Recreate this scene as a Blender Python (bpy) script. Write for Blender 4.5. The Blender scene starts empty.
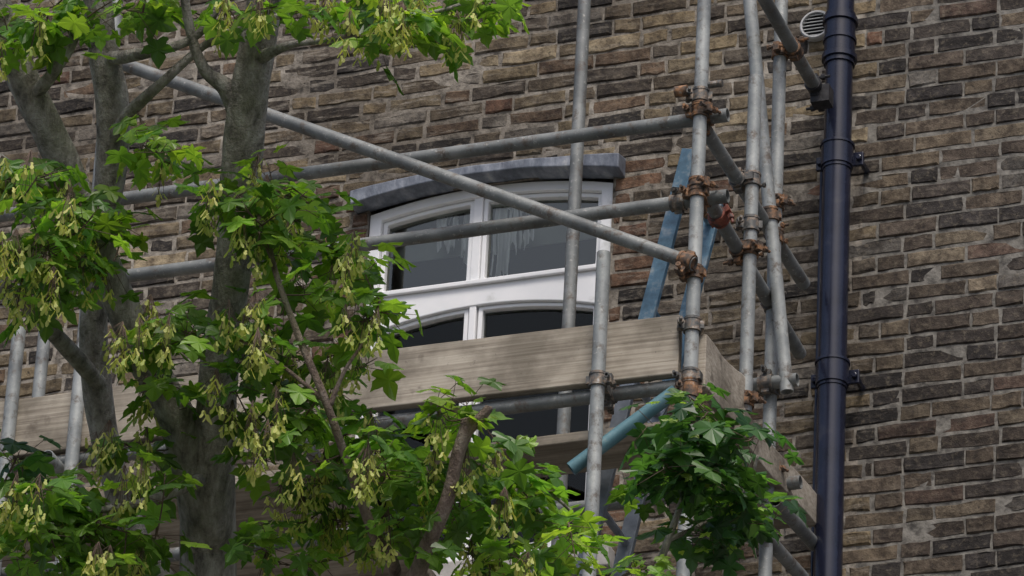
import bpy, math, random
from mathutils import Vector, noise
random.seed(7)
R=random.random
def U(a,b): return a+(b-a)*random.random()
scene=bpy.context.scene
scene.view_settings.view_transform='Standard'
scene.view_settings.look='None'
scene.view_settings.exposure=0

# ------------------------------------------------ camera calibration
YAW,PIT,ROLL=math.radians(21),math.radians(29),math.radians(3.15)
FPX=5500.0
F=Vector((-math.sin(YAW)*math.cos(PIT),math.cos(YAW)*math.cos(PIT),math.sin(PIT)))
r0=Vector((math.cos(YAW),math.sin(YAW),0)); u0=r0.cross(F)
CR=r0*math.cos(ROLL)+u0*math.sin(ROLL)
CU=u0*math.cos(ROLL)-r0*math.sin(ROLL)
CAM=Vector((0,0,11.6))-F*20.5
def ray(px,py): return F+CR*((px-512)/FPX)+CU*((288-py)/FPX)
def S(px,py,y=0.0):
    d=ray(px,py); t=(y-CAM.y)/d.y
    return CAM+d*t
def DP(px,py,d): return CAM+ray(px,py)*d

# ------------------------------------------------ materials
def mat(name):
    m=bpy.data.materials.new(name); m.use_nodes=True
    nt=m.node_tree; b=nt.nodes['Principled BSDF']
    return m,nt,b
def N(nt,t,**k):
    n=nt.nodes.new(t)
    for a,v in k.items():
        if a in n.inputs: n.inputs[a].default_value=v
        else: setattr(n,a,v)
    return n
def noise_n(nt,scale,detail=5,rough=.6,co='Object',stretch=None):
    tc=N(nt,'ShaderNodeTexCoord'); n=N(nt,'ShaderNodeTexNoise')
    n.inputs['Scale'].default_value=scale; n.inputs['Detail'].default_value=detail; n.inputs['Roughness'].default_value=rough
    if stretch:
        mp=N(nt,'ShaderNodeMapping'); mp.inputs['Scale'].default_value=stretch
        nt.links.new(tc.outputs[co],mp.inputs[0]); nt.links.new(mp.outputs[0],n.inputs[0])
    else: nt.links.new(tc.outputs[co],n.inputs[0])
    return n
def ramp(nt,src,stops):
    r=N(nt,'ShaderNodeValToRGB'); e=r.color_ramp.elements
    while len(e)>1: e.remove(e[-1])
    e[0].position=stops[0][0]; e[0].color=(*stops[0][1],1)
    for p,c in stops[1:]:
        x=e.new(p); x.color=(*c,1)
    nt.links.new(src,r.inputs[0]); return r
def bump(nt,b,src,strength,dist=.01):
    bp=N(nt,'ShaderNodeBump'); bp.inputs['Strength'].default_value=strength; bp.inputs['Distance'].default_value=dist
    nt.links.new(src,bp.inputs['Height']); nt.links.new(bp.outputs[0],b.inputs['Normal']); return bp
def mix(nt,a,bb,fac,blend='MIX'):
    m=N(nt,'ShaderNodeMix'); m.data_type='RGBA'; m.blend_type=blend
    for s,i in ((a,6),(bb,7),(fac,0)):
        if isinstance(s,(int,float)): m.inputs[i].default_value=s
        elif isinstance(s,tuple): m.inputs[i].default_value=(*s,1)
        else: nt.links.new(s,m.inputs[i])
    return m.outputs[2]
def simple(name,stops,scale=8,rough=.6,metal=0,bs=.2,bd=.01,stretch=None,spec=.5,detail=5):
    m,nt,b=mat(name); n=noise_n(nt,scale,detail,stretch=stretch); r=ramp(nt,n.outputs[0],stops)
    nt.links.new(r.outputs[0],b.inputs['Base Color']); b.inputs['Roughness'].default_value=rough; b.inputs['Metallic'].default_value=metal
    b.inputs['Specular IOR Level'].default_value=spec
    if bs: bump(nt,b,n.outputs[0],bs,bd)
    return m

# brick (per-brick colour attribute + soot, lime smears, grain)
M_BRICK,nt,b=mat('stock_brick')
at=N(nt,'ShaderNodeAttribute',attribute_name='Col')
n1=noise_n(nt,42,5,.7); n2=noise_n(nt,1.0,4,.6); n3=noise_n(nt,13,6,.75,stretch=(.5,1,3.0)); n5=noise_n(nt,16,4,.7)
c=mix(nt,at.outputs['Color'],(.40,.38,.38),ramp(nt,n5.outputs[0],[(.40,(1,1,1)),(.60,(0,0,0))]).outputs[0],'MULTIPLY')
c=mix(nt,c,(.34,.29,.21),ramp(nt,n1.outputs[0],[(.52,(0,0,0)),(.75,(.4,.4,.4))]).outputs[0])
c=mix(nt,c,(.50,.48,.47),ramp(nt,n2.outputs[0],[(.38,(.85,.85,.85)),(.60,(0,0,0))]).outputs[0],'MULTIPLY')
sm_=ramp(nt,n3.outputs[0],[(.52,(0,0,0)),(.65,(.7,.7,.7))]).outputs[0]
mm=N(nt,'ShaderNodeMath',operation='MULTIPLY'); nt.links.new(sm_,mm.inputs[0]); nt.links.new(at.outputs['Alpha'],mm.inputs[1])
c=mix(nt,c,(.32,.285,.235),mm.outputs[0])
c=mix(nt,c,(.020,.018,.017),ramp(nt,n1.outputs[0],[(.30,(.85,.85,.85)),(.43,(0,0,0))]).outputs[0])
nt.links.new(c,b.inputs['Base Color']); b.inputs['Roughness'].default_value=.85; b.inputs['Specular IOR Level'].default_value=.3
bump(nt,b,n1.outputs[0],1.0,.007)
M_MORT,nt,b=mat('lime_mortar')
n1=noise_n(nt,22,6,.7); n2=noise_n(nt,1.0,4,.6)
c=ramp(nt,n1.outputs[0],[(.34,(.07,.062,.052)),(.46,(.23,.205,.17)),(.66,(.44,.40,.34))]).outputs[0]
c=mix(nt,c,(.45,.43,.41),ramp(nt,n2.outputs[0],[(.38,(1,1,1)),(.60,(0,0,0))]).outputs[0],'MULTIPLY')
nt.links.new(c,b.inputs['Base Color']); b.inputs['Roughness'].default_value=.95; bump(nt,b,n1.outputs[0],.9,.01)
M_MORT2=simple('grey_mortar',[(.33,(.05,.046,.042)),(.5,(.16,.15,.132)),(.72,(.27,.255,.225))],22,.95,0,.9,.01)
M_PB,nt,b=mat('brick_pattern')
tc=N(nt,'ShaderNodeTexCoord'); br=N(nt,'ShaderNodeTexBrick'); mp=N(nt,'ShaderNodeMapping')
mp.inputs['Rotation'].default_value=(math.radians(90),0,math.radians(90))
nt.links.new(tc.outputs['Object'],mp.inputs[0]); nt.links.new(mp.outputs[0],br.inputs[0])
br.inputs['Scale'].default_value=1; br.inputs['Brick Width'].default_value=.225; br.inputs['Row Height'].default_value=.07; br.inputs['Mortar Size'].default_value=.006
br.inputs['Color1'].default_value=(.2,.14,.09,1); br.inputs['Color2'].default_value=(.11,.075,.055,1); br.inputs['Mortar'].default_value=(.25,.22,.19,1)
nt.links.new(br.outputs[0],b.inputs['Base Color']); b.inputs['Roughness'].default_value=.9

def steel(name,k):
    m,nt,b=mat(name)
    n1=noise_n(nt,6,5,.65); n2=noise_n(nt,55,4,.7); n3=noise_n(nt,16,6,.75)
    c=ramp(nt,n1.outputs[0],[(.3,(.13*k,.14*k,.142*k)),(.5,(.22*k,.235*k,.232*k)),(.7,(.34*k,.355*k,.345*k))]).outputs[0]
    c=mix(nt,c,(.10,.075,.055),ramp(nt,n3.outputs[0],[(.53,(0,0,0)),(.65,(.85,.85,.85))]).outputs[0])
    c=mix(nt,c,(.50,.49,.45),ramp(nt,n2.outputs[0],[(.60,(0,0,0)),(.70,(.6,.6,.6))]).outputs[0])
    nt.links.new(c,b.inputs['Base Color']); b.inputs['Metallic'].default_value=.15; b.inputs['Roughness'].default_value=.55; bump(nt,b,n2.outputs[0],.4,.003)
    return m
M_STEEL=steel('galvanised_steel',1.2); M_STEEL2=steel('dull_galvanised_steel',.75)
M_CLAMP=simple('rusty_coupler_steel',[(.3,(.02,.017,.015)),(.44,(.08,.058,.044)),(.54,(.17,.10,.06)),(.62,(.32,.16,.07)),(.74,(.36,.34,.31))],38,.7,.2,.4,.003)
M_CLAMP2=simple('grey_coupler_steel',[(.3,(.03,.03,.03)),(.5,(.12,.12,.115)),(.58,(.2,.15,.11)),(.74,(.4,.4,.38))],38,.6,.3,.4,.003)
M_RED=simple('faded_red_coupler_paint',[(.35,(.06,.04,.035)),(.5,(.20,.05,.03)),(.7,(.30,.11,.07))],40,.6)
M_DARKC=simple('black_coupler',[(.3,(.01,.01,.012)),(.7,(.05,.05,.055))],40,.5,.3)
M_WOOD,nt,b=mat('weathered_board')
n1=noise_n(nt,5,6,.65,stretch=(.35,7,16)); n2=noise_n(nt,3,5,.6); n3=noise_n(nt,22,6,.75,stretch=(.06,5,5)); n4=noise_n(nt,7,4,.6); n6=noise_n(nt,45,4,.7)
c=ramp(nt,n1.outputs[0],[(.3,(.24,.205,.16)),(.5,(.39,.345,.28)),(.7,(.52,.47,.39))]).outputs[0]
c=mix(nt,c,(.50,.49,.47),ramp(nt,n2.outputs[0],[(.42,(1,1,1)),(.60,(0,0,0))]).outputs[0],'MULTIPLY')
c=mix(nt,c,(.13,.105,.08),ramp(nt,n3.outputs[0],[(.34,(.7,.7,.7)),(.44,(0,0,0))]).outputs[0])
c=mix(nt,c,(.10,.08,.06),ramp(nt,n4.outputs[0],[(.62,(0,0,0)),(.70,(.75,.75,.75))]).outputs[0])
c=mix(nt,c,(.12,.10,.08),ramp(nt,n6.outputs[0],[(.66,(0,0,0)),(.72,(.8,.8,.8))]).outputs[0])
nt.links.new(c,b.inputs['Base Color']); b.inputs['Roughness'].default_value=.85; bump(nt,b,n3.outputs[0],.5,.003)
M_BLUE=simple('blue_ladder_paint',[(.3,(.05,.11,.17)),(.52,(.09,.19,.28)),(.68,(.28,.34,.38))],22,.55,0,.1)
M_TEAL=simple('teal_tube_paint',[(.3,(.06,.16,.19)),(.6,(.12,.24,.28)),(.8,(.3,.36,.36))],14,.5,.1,.1)
M_ALU=simple('aluminium',[(.3,(.12,.14,.17)),(.7,(.28,.32,.36))],14,.5,.3,.1)
M_WHITE=simple('white_window_paint',[(.28,(.60,.61,.60)),(.40,(.77,.78,.79)),(.8,(.84,.84,.84))],9,.5,0,.15,.003)
M_LEAD=simple('lead_sheet',[(.3,(.07,.08,.105)),(.5,(.15,.17,.205)),(.65,(.26,.28,.32)),(.75,(.38,.39,.41))],9,.5,.1,.6,.012,stretch=(2,1,1))
M_STONE=simple('stone_sill',[(.3,(.3,.29,.27)),(.7,(.5,.48,.45))],14,.85)
M_PIPE=simple('dark_downpipe_paint',[(.3,(.007,.009,.020)),(.6,(.013,.016,.034)),(.8,(.04,.04,.05))],10,.25,0,.1,.003)
M_VENT=simple('vent_plastic',[(.3,(.40,.41,.41)),(.7,(.58,.58,.58))],30,.5)
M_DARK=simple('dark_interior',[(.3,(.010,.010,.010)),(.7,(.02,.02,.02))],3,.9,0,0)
M_CURT_REFL=simple('curtain_reflection_white',[(.3,(.80,.81,.82)),(.7,(.9,.9,.9))],10,.9,0,.1)  # white for the curtain and for reflections modelled as panels
M_PANEL=simple('grey_green_panel',[(.3,(.26,.28,.25)),(.7,(.34,.36,.33))],4,.9,0,0)
M_ROAD=simple('asphalt',[(.3,(.035,.035,.037)),(.7,(.07,.07,.07))],40,.9)
M_PAVE=simple('paving',[(.3,(.2,.2,.19)),(.7,(.32,.31,.29))],8,.85)
M_SLATE=simple('slate',[(.3,(.05,.055,.065)),(.7,(.12,.125,.14))],8,.6)
M_DOOR=simple('door_paint',[(.3,(.02,.04,.03)),(.7,(.03,.06,.045))],8,.35)
def glass(name,ior):
    m,nt,b=mat(name); nt.nodes.remove(b)
    g=N(nt,'ShaderNodeBsdfGlossy'); g.inputs['Roughness'].default_value=0; g.inputs['Color'].default_value=(.92,.93,.82,1)
    t=N(nt,'ShaderNodeBsdfTransparent'); t.inputs[0].default_value=(.93,.96,.94,1)
    fr=N(nt,'ShaderNodeFresnel'); fr.inputs[0].default_value=ior
    mx=N(nt,'ShaderNodeMixShader'); nt.links.new(fr.outputs[0],mx.inputs[0]); nt.links.new(t.outputs[0],mx.inputs[1]); nt.links.new(g.outputs[0],mx.inputs[2])
    nt.links.new(mx.outputs[0],nt.nodes['Material Output'].inputs[0]); return m
M_GLASS=glass('window_glass',2.1); M_GLASS2=glass('low_reflection_glass',1.4)  # upper panes' sky reflection boosted, lower panes' reflection weakened by refractive index
def bark(name,cols):
    m,nt,b=mat(name)
    n1=noise_n(nt,9,6,.7,stretch=(3,3,.8)); n2=noise_n(nt,3,4,.6); n3=noise_n(nt,60,4,.7)
    c=ramp(nt,n1.outputs[0],cols).outputs[0]
    c=mix(nt,c,(.17,.18,.10),ramp(nt,n2.outputs[0],[(.52,(0,0,0)),(.70,(.6,.6,.6))]).outputs[0])
    nt.links.new(c,b.inputs['Base Color']); b.inputs['Roughness'].default_value=.9
    ad=N(nt,'ShaderNodeMath',operation='ADD'); nt.links.new(n1.outputs[0],ad.inputs[0]); nt.links.new(n3.outputs[0],ad.inputs[1])
    bump(nt,b,ad.outputs[0],1.0,.014); return m
M_BARK=bark('sycamore_bark',[(.34,(.10,.09,.075)),(.5,(.30,.275,.24)),(.66,(.48,.455,.41))])
M_TWIG=simple('twig_bark',[(.3,(.07,.045,.035)),(.6,(.16,.11,.08)),(.8,(.26,.22,.16))],30,.8)
def leafmat(name,tr,rough):
    m,nt,b=mat(name)
    at=N(nt,'ShaderNodeAttribute',attribute_name='Col')
    c=at.outputs['Color']
    nt.links.new(c,b.inputs['Base Color']); b.inputs['Roughness'].default_value=rough; b.inputs['Specular IOR Level'].default_value=.5
    tl=N(nt,'ShaderNodeBsdfTranslucent'); c2=mix(nt,c,(2.0,2.0,.7),1.0,'MULTIPLY'); nt.links.new(c2,tl.inputs[0])
    ms=N(nt,'ShaderNodeMixShader'); ms.inputs[0].default_value=tr
    nt.links.new(b.outputs[0],ms.inputs[1]); nt.links.new(tl.outputs[0],ms.inputs[2]); nt.links.new(ms.outputs[0],nt.nodes['Material Output'].inputs[0])
    return m
M_LEAF=leafmat('sycamore_leaf',.45,.36); M_SAM=leafmat('sycamore_keys',.35,.6)

# ------------------------------------------------ mesh helpers
def link(o,parent=None):
    scene.collection.objects.link(o)
    if parent: o.parent=parent
    return o
def empty(name,loc=(0,0,0)):
    e=bpy.data.objects.new(name,None); e.empty_display_size=.2; return link(e)
def mesh(name,v,f,m,parent=None,smooth=False,cols=None):
    me=bpy.data.meshes.new(name); me.from_pydata([tuple(x) for x in v],[],f)
    me.materials.append(m)
    if smooth: me.polygons.foreach_set('use_smooth',[True]*len(me.polygons))
    if cols:
        a=me.color_attributes.new('Col','FLOAT_COLOR','POINT')
        a.data.foreach_set('color',[x for c in cols for x in (c[0],c[1],c[2],c[3] if len(c)>3 else 1.0)])
    me.update()
    return link(bpy.data.objects.new(name,me),parent)
class B:
    def __init__(s): s.v=[]; s.f=[]; s.c=[]
    def add(s,vs,fs,col=None):
        o=len(s.v); s.v+=vs; s.f+=[tuple(i+o for i in f) for f in fs]
        if col is not None: s.c+=[col]*len(vs)
    def box(s,a,b,col=None):
        x0,y0,z0=a; x1,y1,z1=b
        s.add([Vector(p) for p in ((x0,y0,z0),(x1,y0,z0),(x1,y1,z0),(x0,y1,z0),(x0,y0,z1),(x1,y0,z1),(x1,y1,z1),(x0,y1,z1))],
              [(3,2,1,0),(4,5,6,7),(0,1,5,4),(1,2,6,5),(2,3,7,6),(3,0,4,7)],col)
    def obox(s,c,ax,ay,az,hx,hy,hz):
        vs=[c+ax*(hx*i)+ay*(hy*j)+az*(hz*k) for k in(-1,1) for j in(-1,1) for i in(-1,1)]
        s.add(vs,[(0,2,3,1),(4,5,7,6),(0,1,5,4),(1,3,7,5),(3,2,6,7),(2,0,4,6)])
    def beam(s,a,b,w,h,up=Vector((0,0,1))):
        d=(b-a).normalized(); sd=d.cross(up).normalized(); u=sd.cross(d)
        s.obox((a+b)/2,d,sd,u,(b-a).length/2,w/2,h/2)
    def cyl(s,a,b,r,n=14,r2=None,hollow=False,cap=True):
        d=(b-a).normalized(); x=d.orthogonal().normalized(); y=d.cross(x); r2=r if r2 is None else r2
        vs=[]; fs=[]
        prof=[(a,r),(b,r2)]
        if hollow: prof=[(a+d*.12,r*.86),(a,r*.86),(a,r),(b,r2),(b,r2*.86),(b-d*.12,r2*.86)]
        for p,rr in prof:
            for i in range(n):
                t=2*math.pi*i/n; vs.append(p+x*(rr*math.cos(t))+y*(rr*math.sin(t)))
        for k in range(len(prof)-1):
            for i in range(n):
                j=(i+1)%n; fs.append((k*n+i,k*n+j,(k+1)*n+j,(k+1)*n+i))
        if cap:
            fs.append(tuple(range(n))[::-1]); fs.append(tuple((len(prof)-1)*n+i for i in range(n)))
        s.add(vs,fs)
    def obj(s,name,m,parent=None,smooth=False): return mesh(name,s.v,s.f,m,parent,smooth,s.c or None)
def shade_auto(o,ang=35):
    me=o.data
    me.polygons.foreach_set('use_smooth',[True]*len(me.polygons))
    me.set_sharp_from_angle(angle=math.radians(ang))
def bevel(o,w=.003,seg=2):
    m=o.modifiers.new('bevel','BEVEL'); m.width=w; m.segments=seg; m.limit_method='ANGLE'; m.angle_limit=math.radians(40)

# ================================================= brick house
house=empty('brick_house')
WX0=S(366,250).x; WX1=S(613,190).x; WXM=(WX0+WX1)/2
WZT=S(490,184).z
WZ0=S(480,566).z
WH=WZT-WZ0; WW=WX1-WX0
PITCHZ=3.15
wins=[(0,0)]+[(0,-PITCHZ)]+[(-2.9,0),(-2.9,-PITCHZ),(-2.9,-2*PITCHZ)]
XL,XR,ZT=-7.0,6.0,15.4
RISE=.06
ops=[(WX0+dx,WX1+dx,WZ0+dz,WZT+dz) for dx,dz in wins]
door=(WX0-.05,WX1+.05,0.15,2.45); ops.append(door)
XB=S(861,288).x
cm=lambda a,b,t: tuple(a[i]*(1-t)+b[i]*t for i in range(3))
pal_l=[(.215,.168,.100),(.165,.130,.082),(.118,.092,.062),(.072,.058,.045),(.165,.112,.072),(.150,.125,.095),(.040,.035,.031),(.29,.235,.15),(.20,.18,.15)]
w_l=[5,6,6,5,3,4,4,3,2]
pal_r=[(.105,.082,.060),(.082,.064,.050),(.058,.048,.041),(.145,.113,.078),(.105,.070,.053),(.038,.033,.031),(.185,.15,.105),(.13,.12,.105)]
w_r=[5,6,5,3,2,4,2,2]
bk=B(); CH=.0695
def brick(x0,x1,z0,z1,right):
    if x1-x0<.025: return
    col=list(random.choices(pal_r if right else pal_l,w_r if right else w_l)[0])
    t=noise.noise(Vector((x0*.55,z0*.8,3)))
    k=U(.78,1.3)*(1+.5*t)
    if not right and min(abs(x1-WX0),abs(x0-WX1))<.03 and WZ0<z0<WZT: col=[.20,.115,.07]; k=U(.6,1.15)
    if not right and R()<.015: col=[.18,.10,.065]
    sme=1.0 if not right else .25
    sme*=max(0,min(1,.6+1.8*noise.noise(Vector((x0*.5,z0*1.1,11)))))
    col=tuple(c*k for c in col)+(sme,)
    jj=.0022 if right else .0028
    yf=U(-.005,.002); tl=U(-.0025,.0025); j=lambda s=jj: U(-s,s); be=.0042 if right else .0055
    rz=U(-.0015,.0015) if right else U(-.0025,.0025)
    cx,cz=(x0+x1)/2,(z0+z1)/2
    base=[(x0,z0),(x0*.67+x1*.33,z0),(x0*.33+x1*.67,z0),(x1,z0),(x1,cz),(x1,z1),(x0*.33+x1*.67,z1),(x0*.67+x1*.33,z1),(x0,z1),(x0,cz)]
    o=[Vector((x+j(),0,z+j()+rz*(1 if x<cx else -1))) for x,z in base]
    n=len(o); vs=[]
    for p in o:
        ex=be*U(.4,2.0); ez=be*U(.4,1.8)
        vs.append(Vector((p.x+(ex if p.x<x0+.02 else -ex if p.x>x1-.02 else 0),yf+tl*(1 if p.x<cx else -1)+U(-.001,.001),p.z+(0 if abs(p.z-cz)<.008 else ez if p.z<cz else -ez))))
    for p in o: vs.append(Vector((p.x,yf+.006,p.z)))
    for p in o: vs.append(Vector((p.x,.03,p.z)))
    fs=[tuple(range(n))]
    for a in (0,n):
        for i in range(n):
            k2=(i+1)%n; fs.append((a+n+i,a+n+k2,a+k2,a+i))
    bk.add(vs,fs,col)
row=0; z=0.0
while z<ZT:
    tooth=XB+(.055 if row%2 else -.055)+U(-.02,.02)
    for side in (0,1):
        Mj=.0125 if side==0 else .0098
        zz0,zz1=z+Mj/2+U(-.001,.001),z+CH-Mj/2+U(-.001,.001)
        xa,xb=(XL,tooth) if side==0 else (tooth,XR)
        x=xa-( .169 if (row%2 and side==0) else 0)-(0 if side else U(0,.05))
        kind=(row)%2 if side else row%2
        while x<xb:
            L=.225 if kind%2==0 else .1125
            if kind%2 and R()<.15: L=.225
            elif kind%2==0 and R()<.08: L=.17
            L+=U(-.004,.004)
            kind+=1
            hj=Mj*.38
            a,b_=x+hj+U(-.002,.002),x+L-hj+U(-.002,.002)
            x+=L
            a=max(a,xa+hj); b2=min(b_,xb-(hj if side==0 else 0))
            segs=[(a,b2)]
            for ox0,ox1,oz0,oz1 in ops:
                if oz0-.03<(zz0+zz1)/2<oz1+.01:
                    ns=[]
                    for s0,s1 in segs:
                        if s1<=ox0 or s0>=ox1: ns.append((s0,s1))
                        else:
                            if s0<ox0: ns.append((s0,ox0-.004))
                            if s1>ox1: ns.append((ox1+.004,s1))
                    segs=ns
            for s0,s1 in segs:
                wv=.006*noise.noise(Vector((s0*.9,z*2,0)))
                brick(s0,s1,zz0+wv,zz1+wv,side==1)
    z+=CH; row+=1
walls=bk.obj('front_wall_bricks',M_BRICK,house)
def mortar(name,xa,xb,m):
    xs=sorted({xa,xb}|{v for o in ops for v in o[:2] if xa<v<xb}); zs=sorted({0,ZT}|{v for o in ops for v in o[2:]})
    mb=B()
    for i in range(len(xs)-1):
        for k in range(len(zs)-1):
            cx,cz=(xs[i]+xs[i+1])/2,(zs[k]+zs[k+1])/2
            if any(o[0]<cx<o[1] and o[2]<cz<o[3] for o in ops): continue
            mb.add([Vector((xs[i],.003,zs[k])),Vector((xs[i+1],.003,zs[k])),Vector((xs[i+1],.003,zs[k+1])),Vector((xs[i],.003,zs[k+1]))],[(0,1,2,3)])
    mb.obj(name,m,house)
mortar('mortar_bed',XL,XB,M_MORT); mortar('mortar_bed_right',XB,XR,M_MORT2)
rv=B()
for ox0,ox1,oz0,oz1 in ops:
    rv.add([Vector(p) for p in ((ox0,.0,oz0),(ox0,.25,oz0),(ox0,.25,oz1),(ox0,.0,oz1),(ox1,.0,oz0),(ox1,.25,oz0),(ox1,.25,oz1),(ox1,.0,oz1))],[(0,1,2,3),(4,7,6,5),(3,2,6,7),(0,4,5,1)])
rv.obj('opening_reveals',M_MORT,house)
sb=B(); sb.box((XL,.26,0),(XL+.25,8,ZT)); sb.box((XR-.25,.26,0),(XR,8,ZT)); sb.box((XL+.25,7.75,0),(XR-.25,8,ZT)); sb.obj('side_and_back_walls',M_PB,house)
rb=B(); rb.box((XL-.05,-.06,ZT),(XR+.05,.34,ZT+.12)); rb.obj('parapet_coping',M_STONE,house)
rb=B(); rb.add([Vector(p) for p in ((XL,.35,ZT),(XR,.35,ZT),(XR,4,ZT+2.2),(XL,4,ZT+2.2),(XL,8,ZT),(XR,8,ZT))],[(0,1,2,3),(3,2,5,4),(0,3,4),(1,5,2)]); rb.obj('slate_roof',M_SLATE,house)
db=B(); db.box((door[0],.14,door[2]),(door[1],.19,door[3]))
for i in (0,1):
    for k in (0,1,2): 
        w=(door[1]-door[0])/2; db.box((door[0]+i*w+.08,.12,.35+k*.7),(door[0]+(i+1)*w-.08,.139,.35+k*.7+.55))
bevel(db.obj('front_door',M_DOOR,house))
# windows -------------------------------------------------
def arc(x,x0,x1,zt,rise):
    t=(x-(x0+x1)/2)/((x1-x0)/2); return zt-rise*t*t
def shape(xa,xb,zb,top,n=12):
    pts=[(xa,zb),(xb,zb)]
    for i in range(n+1):
        x=xb+(xa-xb)*i/n; pts.append((x,top(x)))
    return pts
def ring(bb,o,i,y0,y1):
    n=len(o); vs=[Vector((x,y,z)) for y in (y0,y1) for P in (o,i) for x,z in P]
    fs=[]
    for k in range(n):
        j=(k+1)%n
        fs+= [(k,j,n+j,n+k),(2*n+j,2*n+k,3*n+k,3*n+j),(j,k,2*n+k,2*n+j),(n+k,n+j,3*n+j,3*n+k)]
    bb.add(vs,fs)
def sheet(bb,P,y): bb.add([Vector((x,y,z)) for x,z in P],[tuple(range(len(P)))])
def window(dx,dz,idx):
    x0,x1,z0,zt=WX0+dx,WX1+dx,WZ0+dz,WZT+dz
    w=empty('sash_window'); w.parent=house
    top=lambda x:arc(x,x0,x1,zt,RISE)
    fb=B(); fw=.05
    ti=lambda x:top(x)-fw*.8
    ring(fb,shape(x0+.002,x1-.002,z0+.002,top),shape(x0+fw,x1-fw,z0+.05,ti),.012,.11)
    xm=x0+(x1-x0)*.445; mh=.018
    tz1=S(470,281).z+dz; tz0=S(470,303).z+dz; ar=.06
    lt=lambda x:arc(x,x0+fw,x1-fw,tz0,ar)
    n=14
    tr=[(x0+fw+(x1-x0-2*fw)*i/n) for i in range(n+1)]
    vs=[];fs=[]
    for y in (.02,.10):
        for x in tr: vs+= [Vector((x,y,lt(x))),Vector((x,y,tz1))]
    m2=2*(n+1)
    for i in range(n):
        a=2*i; fs+=[(a,a+2,a+3,a+1),(m2+a,m2+a+1,m2+a+3,m2+a+2),(a,m2+a,m2+a+2,a+2),(a+1,a+3,m2+a+3,m2+a+1)]
    fb.add(vs,fs)
    fb.box((x0+fw,.004,tz1-.012),(x1-fw,.0195,tz1+.008))
    fb.box((xm-mh,.022,tz1+.0005),(xm+mh,.10,ti(xm)+.004)); fb.box((xm-mh+.004,.024,z0+.05),(xm+mh-.004,.10,lt(xm)+.003))
    gl=B(); gl2=B()
    s=.019
    for (a,c) in ((x0+fw,xm-mh),(xm+mh,x1-fw)):
        ring(fb,shape(a+.001,c-.001,tz1+.001,lambda x:ti(x)-.001),shape(a+s,c-s,tz1+s+.006,lambda x:ti(x)-s),.032,.08)
        sheet(gl,shape(a+s-.003,c-s+.003,tz1+s+.003,lambda x:ti(x)-s+.003),.058)
        ring(fb,shape(a+.001,c-.001,z0+.052,lambda x:lt(x)-.001),shape(a+s,c-s,z0+.052+.04,lambda x:lt(x)-s*.9),.035,.08)
        sheet(gl2,shape(a+s-.003,c-s+.003,z0+.052+.037,lambda x:lt(x)-s*.9+.003),.061)
    o=fb.obj('frame',M_WHITE,w); bevel(o,.004)
    gl.obj('glass',M_GLASS,w); gl2.obj('lower_glass',M_GLASS2,w)
    hb=B()
    hx0,hx1=x0-.05,x1+.045; n=24
    ht=lambda x:arc(x,hx0,hx1,zt+.044,.036); hl=lambda x:arc(x,hx0,hx1,zt+.006,.060)
    vs=[];fs=[]
    for y in (-.08,.02):
        for i in range(n+1):
            x=hx0+(hx1-hx0)*i/n; wv=.007*noise.noise(Vector((x*9,y*5,dz)))
            vs+= [Vector((x,y+wv,hl(x)+wv)),Vector((x,y+wv*.5,ht(x)+(.03 if y>0 else 0)+wv))]
    m2=2*(n+1)
    for i in range(n):
        a=2*i; fs+=[(a,a+2,a+3,a+1),(m2+a,m2+a+1,m2+a+3,m2+a+2),(a,m2+a,m2+a+2,a+2),(a+1,a+3,m2+a+3,m2+a+1)]
    fs+=[(0,1,m2+1,m2),(2*n,m2+2*n,m2+2*n+1,2*n+1)]
    hb.add(vs,fs); o=hb.obj('lead_hood',M_LEAD,w); bevel(o,.006,3)
    sl=B(); sl.box((x0-.07,-.07,z0-.09),(x1+.07,.11,z0-.002)); bevel(sl.obj('stone_sill',M_STONE,w),.006)
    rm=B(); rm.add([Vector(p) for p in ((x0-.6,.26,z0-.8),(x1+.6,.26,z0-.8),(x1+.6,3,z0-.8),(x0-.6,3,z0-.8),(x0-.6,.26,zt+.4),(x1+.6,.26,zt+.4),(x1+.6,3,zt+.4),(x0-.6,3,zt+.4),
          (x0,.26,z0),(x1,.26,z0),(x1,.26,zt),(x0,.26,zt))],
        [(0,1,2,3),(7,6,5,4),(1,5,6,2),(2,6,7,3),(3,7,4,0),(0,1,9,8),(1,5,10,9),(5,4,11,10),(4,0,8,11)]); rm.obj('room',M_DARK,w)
    cb=B()
    # net curtain and glass reflections shaped as pleated, ragged white panels behind the glass
    def panel(xa,xb,ztop,zbot,rag,y,seed):
        n=max(6,int((xb-xa)/.0035)); rows=10; vs=[];fs=[]
        hem=[zbot+rag*(.5+.5*noise.noise(Vector((i*.35,seed,0)))*1.8) for i in range(n+1)]
        for r_ in range(rows+1):
            for i in range(n+1):
                t=i/n; q=r_/rows; zz=ztop+(hem[i]-ztop)*q
                vs.append(Vector((xa+(xb-xa)*t+.010*noise.noise(Vector((q*2.5,seed,t*2))),y+.012*math.sin(i*1.3+seed)+.006*noise.noise(Vector((i*.3,q*3,seed))),zz)))
        for r_ in range(rows):
            for i in range(n):
                if noise.noise(Vector((i*.42,seed*3,r_*.12)))>.16: continue
                a=r_*(n+1)+i; fs.append((a,a+1,a+n+2,a+n+1))
        cb.add(vs,fs)
    panel(xm+.038,xm+.115,zt-.04,tz1+.045,.05,.092,1.7+dx)
    panel(xm+.115,xm+.20,zt-.04,tz1+.12,.12,.092,3.2+dx)
    panel(xm-.085,xm-.04,zt-.05,tz1+.06,.10,.092,5.4+dx)  # left pane panels stand in for white reflections in the glass
    panel(xm-.19,xm-.10,zt-.06,tz1+.17,.09,.092,8.8+dx)
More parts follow.
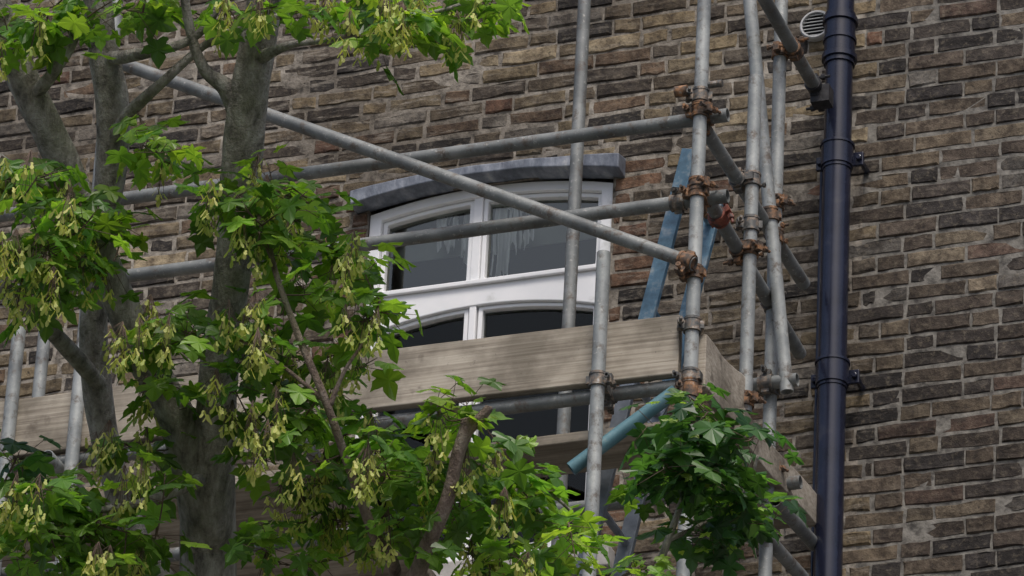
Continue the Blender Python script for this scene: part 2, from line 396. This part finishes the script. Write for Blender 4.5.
    cb.obj('curtain_and_reflections',M_CURT_REFL,w,True)
    bl=B(); bl.box((x0+.03,.16,zt-.20),(x1-.03,.165,zt+.05)); bl.obj('grey_green_panel',M_PANEL,w)  # grey-green sheet behind the top of the window panes
for i,(dx,dz) in enumerate(wins): window(dx,dz,i)

# ================================================= downpipe, vent
dp=empty('downpipe'); px_=S(834,300,-.13).x
V3=lambda x,y,z:Vector((x,y,z))
pb=B(); pb.cyl(V3(px_,-.13,.2),V3(px_,-.13,ZT-.2),.051,24)
zc=lambda py:S(834,py,-.13).z
for py in (155,372,600,-120):
    zz=zc(py); pb.cyl(V3(px_,-.13,zz-.055),V3(px_,-.13,zz+.03),.060,24); pb.cyl(V3(px_,-.13,zz+.03),V3(px_,-.13,zz+.040),.064,24)
    pb.cyl(V3(px_,-.13,zz-.068),V3(px_,-.13,zz-.055),.055,24)
zz=zc(62); pb.cyl(V3(px_,-.13,zz-.02),V3(px_,-.13,zz+.20),.058,24); pb.cyl(V3(px_,-.13,zz),V3(px_,-.13,zz+.02),.066,24); pb.cyl(V3(px_,-.13,zz+.16),V3(px_,-.13,zz+.18),.066,24); pb.cyl(V3(px_,-.13,zz+.08),V3(px_,-.13,zz+.095),.063,24)
o=pb.obj('pipe',M_PIPE,dp); shade_auto(o)
eb=B()
for py in (155,372,-120,600):
    zz=zc(py)-.01
    eb.box((px_-.09,-.10,zz-.028),(px_+.09,-.085,zz+.028))
    for sx in (-.075,.075): eb.cyl(V3(px_+sx,-.115,zz),V3(px_+sx,.0,zz),.011,10)
o=eb.obj('brackets',M_PIPE,dp); bevel(o,.003)
cable=empty('wall_cable'); cb=B(); cx=S(816,420,-.03).x
cb.cyl(V3(cx,-.02,3),V3(cx,-.02,S(816,165,-.02).z),.010,10); shade_auto(cb.obj('conduit',M_PIPE,cable))
vent=empty('air_vent'); vc=S(817,27,-.01); vb=B()
def annulus(bb,c,ri,ro,y0,y1,n=32):
    vs=[Vector((c.x+r*math.cos(2*math.pi*i/n),y,c.z+r*math.sin(2*math.pi*i/n))) for (r,y) in ((ri,y0+.02),(ri+.002,y0),(ro-.004,y0),(ro,y0+.006),(ro,y1)) for i in range(n)]
    fs=[(k*n+i,k*n+(i+1)%n,(k+1)*n+(i+1)%n,(k+1)*n+i) for k in range(4) for i in range(n)]
    bb.add(vs,fs)
annulus(vb,vc,.050,.062,-.035,.004)
for i in range(-3,4):
    zz=vc.z+i*.0145; hw=math.sqrt(max(0,.050**2-(i*.0145)**2))
    vb.obox(Vector((vc.x,-.026,zz)),Vector((1,0,0)),Vector((0,.75,.66)),Vector((0,-.66,.75)),hw,.0055,.0013)
vb.obj('louvre_grille',M_VENT,vent)
vb=B(); vb.cyl(Vector((vc.x,-.010,vc.z)),Vector((vc.x,.004,vc.z)),.0505,24); vb.obj('vent_back',M_DARK,vent)

# ================================================= scaffolding
sc=empty('scaffolding'); YO,YI=-1.35,-.42; TR=.0242
tb=B(); t2=B(); cl=B(); c2=B(); rd=B(); dk=B(); wd=B(); tl=B()
def tube(a,b,bb=None,r=TR): (bb or tb).cyl(a,b,r,20,hollow=True,cap=False)
def CB(): return cl if R()<.6 else c2
def band(bb,p,d,side,L=.045):
    d=d.normalized(); bb.cyl(p-d*L/2,p+d*L/2,.0295,16)
    bb.cyl(p-d*(L/2+.003),p-d*(L/2-.006),.0315,16); bb.cyl(p+d*(L/2-.006),p+d*(L/2+.003),.0315,16)
    s=side.normalized(); t=d.cross(s).normalized()
    bb.obox(p+s*.036,s,t,d,.015,.011,.017)
    bb.obox(p-s*.031,s,t,d,.008,.014,.014)
    bb.cyl(p+s*.042-t*.036,p+s*.042+t*.055,.0055,8); bb.cyl(p+s*.042+t*.022,p+s*.042+t*.037,.012,6); bb.cyl(p+s*.042-t*.036,p+s*.042-t*.027,.010,6)
def coupler(p1,d1,p2,d2,bb=None):
    bb=bb or CB()
    ax=(p2-p1); 
    if ax.length<1e-4: ax=Vector((0,1,0))
    s1=d1.cross(ax).normalized() if d1.cross(ax).length>1e-5 else Vector((1,0,0))
    s2=d2.cross(ax).normalized() if d2.cross(ax).length>1e-5 else Vector((0,0,1))
    band(bb,p1,d1,-s1 if R()<.5 else s1); band(bb,p2,d2,s2 if R()<.5 else -s2)
    bb.obox((p1+p2)/2,ax.normalized(),s1,ax.normalized().cross(s1),ax.length/2*.5,.02,.02)
Z=Vector((0,0,1)); X=Vector((1,0,0)); Y=Vector((0,1,0))
def vert(px,py,y,pyt,pyb,bb=None):
    x=S(px,py,y).x; a=Vector((x,y,S(px,pyb,y).z if pyb is not None else .12)); b=Vector((x,y,S(px,pyt,y).z)); tube(a,b,bb); return x
xO1=vert(697,200,YO,-330,None)
xO2=vert(574,215,YI,-330,None,t2)
xO3=vert(598,380,YO-.055,254,None)
xP1=vert(750,250,-.92,78,412)
xP2=vert(773,300,-.55,-330,None)
vert(14,380,YO,330,None); vert(66,520,YO-.02,-330,None); vert(40,380,YI,330,None)
P3a,P3b=S(744,-60,-.72),S(787,392,-.60); tube(P3a,P3b)
XLEFT=-6.2
def ledger(px,py,y,x_end_px,left=XLEFT,bb=t2):
    p=S(px,py,y); xe=S(x_end_px,py,y).x; tube(Vector((left,y,p.z)),Vector((xe,y,p.z)),bb); return p.z
yl=YO+.052
z1=ledger(540,141,yl,727); z2=ledger(540,221,yl,727); z3=ledger(560,401,yl,690)
ledger(300,540,yl,420); zi=ledger(560,510,YI-.05,800)
for zz in (z1,z2,z3):
    coupler(Vector((xO1,YO,zz)),Z,Vector((xO1,yl,zz)),X)
coupler(Vector((xO3,YO-.055,z3)),Z,Vector((xO3,yl,z3)),X)
Da,Db=S(120,63,YO-.055),S(694,264,YO-.055); tube(Da,Db,t2)
dd=(Db-Da).normalized(); coupler(Vector((xO1,YO,Db.z-.005)),Z,Db-dd*.03,dd)
for py in (325,97): band(CB(),Vector((xO1,YO,S(697,py,YO).z)),Z,Vector((-1,-.4,0)))
for py in (186,112): band(cl,Vector((xO1,YO,S(697,py,YO).z)),Z,Vector((1,-.6,0)))
band(c2,Vector((xO1-.085,yl,z2)),X,Vector((0,-.5,1)))
zz=S(700,95,YO).z
cl.cyl(Vector((xO1-.08,YO-.04,zz)),Vector((xO1-.035,YO-.04,zz)),.020,14); c2.cyl(Vector((xO1+.04,YO-.04,zz+.01)),Vector((xO1+.09,YO-.04,zz+.01)),.013,12)
T=[(S(757,-14,-1.0),S(820,96,-.22)),(S(703,126,YO+.06),S(804,284,-.22)),(S(706,196,YO+.06),S(800,354,-.2)),(S(722,488,-1.0),S(803,578,-.2)),(S(775,500,-.6),S(815,545,-.12))]
for a,b in T: tube(a,b,t2)
def onT(i,x=None,y=None):
    a,b=T[i]; t=(y-a.y)/(b.y-a.y); return a+(b-a)*t,(b-a).normalized()
for i,yy,xs,bb in ((0,-.55,xP2,cl),(1,-.92,xP1,c2),(1,-.55,xP2,cl),(2,-.92,xP1,cl),(2,-.55,xP2,c2)):
    p,d=onT(i,y=yy); coupler(Vector((xs,yy,p.z)),Z,p,d,bb)
p,d=onT(2,y=-1.15); band(rd,p,d,Vector((1,-.3,.4)),.05)
p,d=onT(0,y=-.28); band(dk,p,d,Z,.07); band(dk,p+d*.07,d,-Z,.05); dk.obox(p+Vector((.02,.02,-.03)),X,Y,Z,.035,.03,.035)
p=S(770,383,-.60); tube(p-X*.0+Vector((-.12,0,0)),p+Vector((.10,0,.0)),t2); coupler(Vector((xP2,-.55,p.z)),Z,Vector((xP2,-.60,p.z)),X)
p=Vector((xP1,-.92,S(750,400,-.92).z)); band(cl,p,Z,Vector((1,-.5,0)));
p=Vector((xP1,-.92,S(750,250,-.92).z)); band(c2,p+Z*.1,Z,Vector((-1,-.5,0)),.05); band(cl,p,Z,Vector((1,-.5,0)))
for py in (470,205): band(cl,Vector((xP2,-.55,S(766,py,-.55).z)),Z,Vector((1,-.6,0)))
tq=P3a+(P3b-P3a)*.62; band(cl,tq,(P3b-P3a),Vector((-1,-.3,0)))
band(cl,Vector((xO1,YO,S(694,384,YO).z-.02)),Z,Vector((-1,-.5,0)),.06)
for pxx in (300,60):
    p=S(pxx,455,YO); tube(Vector((p.x,YO-.1,z3-.055)),Vector((p.x,-.05,z3-.055)))
tube(S(571,469,YO-.04),S(676,391,YO-.0),tl)
# boards
plz=S(540,363,YO+.03)
def plank(a,b,th,h,up=Z):
    n=18; d=(b-a); s=d.normalized().cross(up).normalized(); vs=[];fs=[]
    ph=R()*9
    for i in range(n+1):
        t=i/n; c=a+d*t+s*(.006*math.sin(t*5+ph))+up*(.004*math.sin(t*7+ph))
        hh=h*(1+.02*noise.noise(Vector((t*14,ph,0))))
        for (i1,i2) in ((-1,-1),(1,-1),(1,1),(-1,1)): vs.append(c+s*(i1*th/2)+up*(i2*hh/2))
    for i in range(n):
        o=4*i
        for k in range(4):
            j=(k+1)%4; fs.append((o+k,o+j,o+4+j,o+4+k))
    fs+=[(3,2,1,0),tuple(4*n+k for k in range(4))]
    wd.add(vs,fs)
xe=S(681,342,YO+.03).x
plank(Vector((xe-3.1,YO+.03,plz.z)),Vector((xe,YO+.03,plz.z)),.038,.225)
plank(Vector((xe-6.6,YO+.073,plz.z-.015)),Vector((xe-2.3,YO+.073,plz.z-.015)),.038,.225)
a=S(699,362,YO+.02); b=S(741,405,-.93)
plank(a,b,.036,.20)
zd=S(560,438,YO+.05).z
xr=S(738,416,YO+.3).x
plank(Vector((xr-4.2,YO+.17,zd)),Vector((xO1+.02,YO+.17,zd)),.225,.038)
xl=S(330,440,YO).x
for k in range(1,4): plank(Vector((-6,YO+.17+k*.235,zd+U(-.004,.004))),Vector((xl+U(-.05,.05),YO+.17+k*.235,zd)),.225,.038)
a=S(738,424,-1.0); b=S(812,512,-.14); plank(a,b,.038,.12)
plank(a+Vector((-.14,0,-.04)),b+Vector((-.14,0,-.04)),.225,.038)
for nm,bb,m in (('tubes',tb,M_STEEL),('dull_tubes',t2,M_STEEL2),('rusty_couplers',cl,M_CLAMP),('couplers',c2,M_CLAMP2),('red_coupler',rd,M_RED),('black_coupler',dk,M_DARKC),('teal_tube',tl,M_TEAL)):
    shade_auto(bb.obj(nm,m,sc),30)
o=wd.obj('boards',M_WOOD,sc); bevel(o,.004)
ld=empty('ladder')
def ladder(pt,pb_,y1,y2,m,name):
    A,Bb=S(*pt,y1),S(*pb_,y1); d=(Bb-A).normalized(); lb=B()
    dy=Vector((0,y2-y1,0))
    for o_ in (Vector((0,0,0)),dy):
        lb.beam(A+o_,Bb+o_,.024,.055,d.cross(Vector((0,1,0))))
    L=(Bb-A).length; k=.12
    while k<L-.05:
        p=A+d*k; lb.cyl(p,p+dy,.014,10); k+=.25
    o=lb.obj(name,m,ld); bevel(o,.003)
ladder((690,150),(640,345),-1.12,-.80,M_BLUE,'upper_section')
ladder((638,345),(582,576),-1.02,-.72,M_ALU,'lower_section')

# ================================================= tree
tree=empty('sycamore_tree'); DT=16.4
wood=B(); nodes=[]
def cat(P,per=8):
    out=[]; n=len(P)
    for i in range(n-1):
        p0=P[max(0,i-1)];p1=P[i];p2=P[i+1];p3=P[min(n-1,i+2)]
        for k in range(per):
            t=k/per
            out.append(tuple(.5*((2*p1[j])+(-p0[j]+p2[j])*t+(2*p0[j]-5*p1[j]+4*p2[j]-p3[j])*t*t+(-p0[j]+3*p1[j]-3*p2[j]+p3[j])*t**3) for j in range(4)))
    out.append(tuple(P[-1])); return out
def limb(bb,pts,n=14,rough=.06,reg=True,per=8,seed=0):
    C=cat([(p.x,p.y,p.z,r) for p,r in pts],per)
    pos=[Vector(c[:3]) for c in C]; rad=[max(c[3],.0008) for c in C]
    vs=[];fs=[]; x=None
    for i,p in enumerate(pos):
        d=(pos[min(i+1,len(pos)-1)]-pos[max(i-1,0)]).normalized()
        if x is None: x=d.orthogonal().normalized()
        x=(x-d*x.dot(d)).normalized(); y=d.cross(x)
        for k in range(n):
            t=2*math.pi*k/n; dr=x*math.cos(t)+y*math.sin(t)
            rr=rad[i]
            if rough: rr*=(1+rough*2*noise.noise(dr*1.3+p*4+Vector((seed,0,0)))+rough*noise.noise(dr*4+p*13))
            vs.append(p+dr*rr)
    for i in range(len(pos)-1):
        for k in range(n):
            j=(k+1)%n; fs.append((i*n+k,i*n+j,(i+1)*n+j,(i+1)*n+k))
    fs.append(tuple(range(n))[::-1]); fs.append(tuple((len(pos)-1)*n+k for k in range(n)))
    bb.add(vs,fs)
    if reg: nodes.extend(pos)
def PL(lst,d=DT): return [(DP(a[0],a[1],d+(a[3] if len(a)>3 else 0)),a[2]*d/FPX/2) for a in lst]
base=DP(212,600,DT)
ground=[(Vector((base.x+.25,base.y-.35,-.1)),.24),(Vector((base.x+.22,base.y-.3,.5)),.17),(Vector((base.x+.1,base.y-.2,3)),.14),(Vector((base.x+.0,base.y-.05,6)),.12),(Vector((base.x,base.y,base.z-.8)),.105)]
limb(wood,ground+PL([(208,590,60),(208,520,54),(212,440,44),(222,350,38),(235,250,36),(242,160,40),(250,90,38),(262,20,36),(275,-60,34),(290,-180,28,.2),(280,-330,20,.3),(300,-520,8,.3)]),20,.07)
limb(wood,PL([(205,540,42),(190,450,44),(156,380,39),(126,315,34),(104,262,33),(70,180,34),(38,110,34),(12,50,32),(-20,-40,30),(-60,-160,24,-.2),(-80,-330,10,-.3)]),18,.08)
limb(wood,PL([(214,640,40,.1),(165,590,34,.15),(128,520,30,.2),(108,450,29,.2),(98,390,31,.2),(94,330,29,.2),(100,250,28,.2),(110,180,31,.2),(113,110,34,.2),(104,50,30,.2),(96,-10,28,.2),(80,-120,22,.3),(100,-280,10,.4)]),18,.07)
limb(wood,PL([(246,130,26),(228,90,20),(205,70,12),(190,30,10),(180,-40,8)]),12,.05)
limb(wood,PL([(110,150,16,.2),(128,115,14,.1),(165,80,10),(205,45,8),(240,28,7,-.1),(300,10,6,-.1)]),10,.05)
limb(wood,PL([(105,60,16,.2),(150,52,12),(190,40,9),(215,12,8),(230,-30,6)]),10,.05)
limb(wood,PL([(75,195,16),(50,190,14,-.2),(20,175,18,-.3),(-20,150,22,-.3),(-70,90,22,-.2)]),12,.06)
limb(wood,PL([(104,390,20,.2),(78,360,18,.1),(50,330,16,0),(10,292,14,-.1),(-40,270,10,-.1)]),12,.06)
limb(wood,PL([(30,100,16),(55,70,12,-.1),(75,30,10,-.1),(60,-20,8,-.1)]),10,.05)
tw=B(); fwb=B()
limb(wood,PL([(256,60,16),(290,45,8,-.2),(340,38,6,-.3),(400,20,5,-.35),(450,8,4,-.4),(500,-10,4,-.4)]),10,.05)
limb(fwb,PL([(240,200,9,-.05),(262,225,7,-.3),(278,280,6,-.5),(300,340,7,-.6),(326,402,8,-.65),(350,470,9,-.65),(372,530,11,-.6),(392,590,14,-.5),(300,720,34,-.1)]),12,.05)
limb(fwb,PL([(330,405,6,-.65),(345,370,4,-.62),(368,335,3,-.6),(380,300,3,-.5)]),8,.05)
limb(fwb,PL([(326,402,5,-.65),(290,372,4,-.62),(262,352,3,-.55),(240,340,3,-.5)]),8,.05)
limb(fwb,PL([(222,720,44,0),(330,650,30,-.3),(405,590,20,-.6),(428,545,16,-.65),(447,500,14,-.68),(458,455,13,-.68),(467,428,14,-.68),(466,418,12,-.68)]),12,.09)
limb(fwb,PL([(461,440,10,-.68),(474,425,10,-.68),(487,411,9,-.68),(489,406,7,-.68)]),10,.08)
limb(wood,PL([(440,512,8,-.4),(480,500,5,-.3),(540,490,4,-.2),(580,520,3,-.2)]),8,.05)
limb(wood,PL([(222,720,40,0),(400,700,24,.0),(560,660,16,.2),(640,600,11,.4),(668,540,8,.5),(692,470,6,.6),(706,410,4,.65)]),10,.06)
limb(wood,PL([(668,540,6,.5),(710,520,5,.55),(745,490,4,.6),(758,455,3,.6)]),8,.06)
limb(wood,PL([(230,330,10,-.1),(260,380,7,-.2),(300,400,5,-.3)]),8,.05)
limb(wood,PL([(200,480,14,-.1),(150,500,9,-.3),(90,510,7,-.35),(30,500,6,-.4)]),8,.05)
o=wood.obj('trunk_and_limbs',M_BARK,tree,True)
M_STEM=bark('young_stem_bark',[(.32,(.07,.05,.04)),(.5,(.20,.15,.115)),(.68,(.32,.27,.22))])
fwb.obj('young_stems',M_STEM,tree,True)

lv=B(); sm=B()
half=[(0,0),(.10,-.07),(.24,-.13),(.40,-.10),(.50,-.02),(.38,.06),(.34,.13),(.50,.17),(.60,.30),(.70,.46),(.52,.43),(.38,.46),(.25,.44),(.30,.58),(.24,.70),(.15,.80),(.08,.90),(0,1.04)]
outl=half+[(-x,y) for x,y in half[-2:0:-1]]
LN=len(outl)
greens=[(.100,.205,.032),(.13,.255,.040),(.165,.31,.048),(.075,.160,.030),(.20,.345,.055),(.11,.22,.045)]
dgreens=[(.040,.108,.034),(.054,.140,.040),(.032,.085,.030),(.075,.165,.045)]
def leaf(base,dirv,nrm,size,col):
    d=dirv.normalized(); s=d.cross(nrm)
    if s.length<1e-3: s=d.orthogonal()
    s=s.normalized(); n=s.cross(d)
    fold=U(.1,.45); dr=U(.1,.5); tw_=U(-.3,.3); wx=U(.85,1.12)
    vs=[]
    for x,y in [(0,.36)]+outl:
        x*=wx*(1+U(-.06,.06)); y*=1+U(-.04,.04)
        zz=-fold*abs(x)*.6-dr*y*y*.5+tw_*x*y+.05*math.sin(9*x+7*y)
        vs.append(base+(s*x+d*y+n*zz)*size)
    fs=[(0,1+i,1+(i+1)%LN) for i in range(LN)]
    k=U(.65,1.35); c=(col[0]*k*U(.9,1.1),col[1]*k,col[2]*k)
    lv.add(vs,fs,c)
def shoot(p,ax,nl,sz,tone):
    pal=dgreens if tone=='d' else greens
    ph=R()*6.28
    for i in range(nl):
        t=ph+i*2.4+U(-.4,.4); out=Vector((math.cos(t),math.sin(t),0))
        pet=U(.03,.12)*sz/.08; st=p-ax*U(0,.10)
        pd=(out*U(.6,1)+Vector((0,0,U(-.5,.5)))+ax*.4).normalized()
        e=st+pd*pet
        limb(tw,[(st,.0012),(e,.0009)],4,0,False,1)
        ld_=(out*U(.3,1)+Vector((0,0,U(-1.1,.1)))).normalized()
        nr=(out*U(.1,.9)+Vector((U(-.4,.4),U(-.6,.2),U(.4,1)))).normalized()
        col=random.choice(pal)
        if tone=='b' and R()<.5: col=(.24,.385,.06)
        leaf(e,ld_,nr,sz*U(.6,1.25),col)
def samara(p,n):
    for i in range(n):
        o=Vector((U(-1,1),U(-1,1),0)); o=o*.030; q=p+Vector((0,0,-U(.02,.15)))+o
        a=Vector((U(-1,1),U(-1,1),0)).normalized()
        col=cm((.34,.42,.11),(.58,.56,.21),R())
        for sg in (-1,1):
            d=(a*sg*U(.35,.7)+Vector((0,0,-1))).normalized(); s=Vector((-a.y,a.x,0))*1.0; s=(s+a*U(-.8,.8)).normalized()
            L=U(.028,.040); w=.0064
            vs=[q,q+d*L*.12+s*w*.7,q+d*L*.28+s*w*.35,q+d*L*.65+s*w*1.3,q+d*L*.93+s*w*.9,q+d*L,q+d*L*.8-s*w*.6,q+d*L*.35-s*w*.35,q+d*L*.12-s*w*.7]
            sm.add(vs,[tuple(range(9))],col)
        limb(tw,[(p,.0007),(q,.0006)],3,0,False,1)
CL=[(25,22,45,30,8,-.2,.3,'b',.6),(105,6,50,16,5,-.1,.3,'n',.3),(160,2,40,10,2,0,.2,'b',.1),(300,4,60,12,4,-.3,.3,'n',.8),(365,22,70,24,9,-.35,.3,'b',1),(440,20,50,20,6,-.4,.25,'n',1),(485,6,35,14,3,-.4,.2,'b',.3),
 (235,30,40,25,3,-.1,.3,'n',.9),(155,140,38,30,5,-.1,.3,'b',.1),
 (40,205,45,50,12,-.35,.3,'n',.4),(85,240,45,40,10,-.3,.3,'n',1),(20,270,35,30,6,-.35,.3,'n',.8),(65,280,35,22,5,-.3,.25,'n',.9),(140,225,18,35,2,-.2,.2,'b',.0),
 (250,185,46,30,8,-.25,.25,'n',.5),(300,215,34,34,7,-.3,.25,'n',.3),(270,240,26,26,3,-.3,.25,'b',.6),(350,262,34,22,5,-.35,.2,'b',.8),(310,290,28,22,4,-.3,.2,'b',.2),(372,300,20,38,4,-.35,.2,'n',.9),
 (180,345,42,38,7,-.25,.3,'n',.9),(262,325,42,36,6,-.3,.3,'n',.8),(155,395,24,28,3,-.2,.25,'n',.4),(280,380,50,36,8,-.35,.3,'n',.4),(345,360,34,30,4,-.35,.25,'b',.8),(270,440,46,30,7,-.3,.3,'n',.3),
 (340,440,50,34,8,-.35,.3,'n',.5),(405,450,45,38,9,-.4,.3,'n',.5),(455,405,36,20,4,-.4,.25,'b',.4),(485,480,52,38,10,-.4,.3,'n',.5),(537,488,42,32,7,-.3,.3,'n',.4),(555,545,48,28,8,-.2,.3,'b',.3),
 (430,525,60,40,9,-.4,.3,'n',.4),(340,515,55,36,8,-.35,.3,'n',.7),(285,545,44,30,6,-.3,.3,'n',.3),(500,560,40,22,5,-.3,.3,'n',.7),
 (45,490,52,30,8,-.4,.3,'n',.3),(95,520,46,32,8,-.35,.3,'n',.3),(140,462,30,30,5,-.2,.3,'n',1),(30,545,45,30,8,-.4,.3,'n',.4),(110,562,50,20,6,-.35,.3,'n',.3),(150,545,26,30,4,-.2,.3,'n',.4),(10,440,25,20,2,-.2,.2,'d',.1),
 (622,573,30,10,3,.2,.2,'b',0),
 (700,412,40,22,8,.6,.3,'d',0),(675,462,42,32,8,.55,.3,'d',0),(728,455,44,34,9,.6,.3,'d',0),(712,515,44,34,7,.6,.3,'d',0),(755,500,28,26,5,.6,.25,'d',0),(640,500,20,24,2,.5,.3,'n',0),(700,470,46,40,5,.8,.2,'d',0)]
for i in range(22): CL.append((U(-420,420),U(-560,-60),90,60,6,U(-.6,.6),.6,'n',.3))
for i in range(12): CL.append((U(-500,-60),U(-50,650),80,60,6,U(-.6,.6),.6,'n',.3))
for i in range(8): CL.append((U(-200,560),U(640,900),90,60,6,U(-.6,.6),.6,'n',.3))
targets=[]
for cx,cy,rx,ry,n,do,sp,tone,sp2 in CL:
    for _ in range(n):
        a=R()*6.283; r=math.sqrt(R())
        targets.append((DP(cx+rx*r*math.cos(a),cy+ry*r*math.sin(a),DT+do+U(-sp,sp)),tone,sp2))
nodes=[Vector(n_) for n_ in nodes]
from mathutils.kdtree import KDTree
def kd():
    k=KDTree(len(nodes))
    for i,q in enumerate(nodes): k.insert(q,i)
    k.balance(); return k
K=kd(); targets.sort(key=lambda t:K.find(t[0])[2])
for i,(p,tone,sp2) in enumerate(targets):
    if i%25==0: K=kd(); extra=[]
    q=K.find(p)[0]
    for e in extra:
        if (e-p).length<(q-p).length: q=e
    L=(p-q).length
    if L>.04:
        m=q+(p-q)*.5+Vector((0,0,-.05*L))+Vector((U(-1,1),U(-1,1),U(-1,1)))*.05*L
        limb(tw,[(q,.0022+.004*min(L,.6)),(m,.0022+.001*L),(p,.0016)],5,0,False,3)
        ax=(p-m).normalized(); new=[m,q+(p-q)*.75,p]
        extra+=new; nodes+=new
    else: ax=Vector((U(-1,1),U(-1,1),.5)).normalized()
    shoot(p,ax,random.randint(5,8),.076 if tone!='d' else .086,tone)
    if R()<sp2: samara(p+Vector((U(-.03,.03),U(-.16,-.06),0)),random.randint(12,20))
    if R()<.35: 
        for _ in range(2): leaf(p+Vector((U(-.05,.05),U(-.05,.05),U(-.05,.05))),Vector((U(-1,1),U(-1,.3),U(-1,.2))),Vector((U(-.5,.5),-.6,U(.2,1))),U(.03,.05),(.26,.40,.07))
o=tw.obj('twigs',M_TWIG,tree,True)
lv.obj('leaves',M_LEAF,tree); sm.obj('winged_keys',M_SAM,tree)

# ================================================= ground
gb=B(); gb.box((-400,-400,-.3),(400,400,0)); gb.obj('ground',M_ROAD)
gb=B(); gb.box((-60,-6.5,0.004),(60,-.01,.12)); bevel(gb.obj('pavement',M_PAVE),.01)

# ================================================= light & camera
w=bpy.data.worlds.new('World'); scene.world=w; w.use_nodes=True; nt=w.node_tree
bg=nt.nodes['Background']; sk=nt.nodes.new('ShaderNodeTexSky'); sk.sky_type='NISHITA'; sk.sun_disc=False
sd=Vector((.30,-.62,1.05)).normalized()
sk.sun_elevation=math.asin(sd.z); sk.sun_rotation=math.atan2(sd.x,sd.y); sk.dust_density=4; sk.air_density=.8
nt.links.new(sk.outputs[0],bg.inputs[0]); bg.inputs[1].default_value=.15
sl=bpy.data.lights.new('sun','SUN'); sl.energy=1.5; sl.angle=math.radians(18); sl.color=(1,.95,.88)
sl.energy=1.95
so=link(bpy.data.objects.new('sun',sl)); so.rotation_euler=sd.to_track_quat('Z','Y').to_euler(); so.location=(0,-10,20)
cam=bpy.data.cameras.new('camera'); co=link(bpy.data.objects.new('camera',cam))
from mathutils import Matrix
m=Matrix((( CR.x,CU.x,-F.x,CAM.x),(CR.y,CU.y,-F.y,CAM.y),(CR.z,CU.z,-F.z,CAM.z),(0,0,0,1))); co.matrix_world=m
cam.sensor_width=36; cam.lens=FPX/1024*36; cam.clip_start=.1; cam.clip_end=1000
scene.camera=co
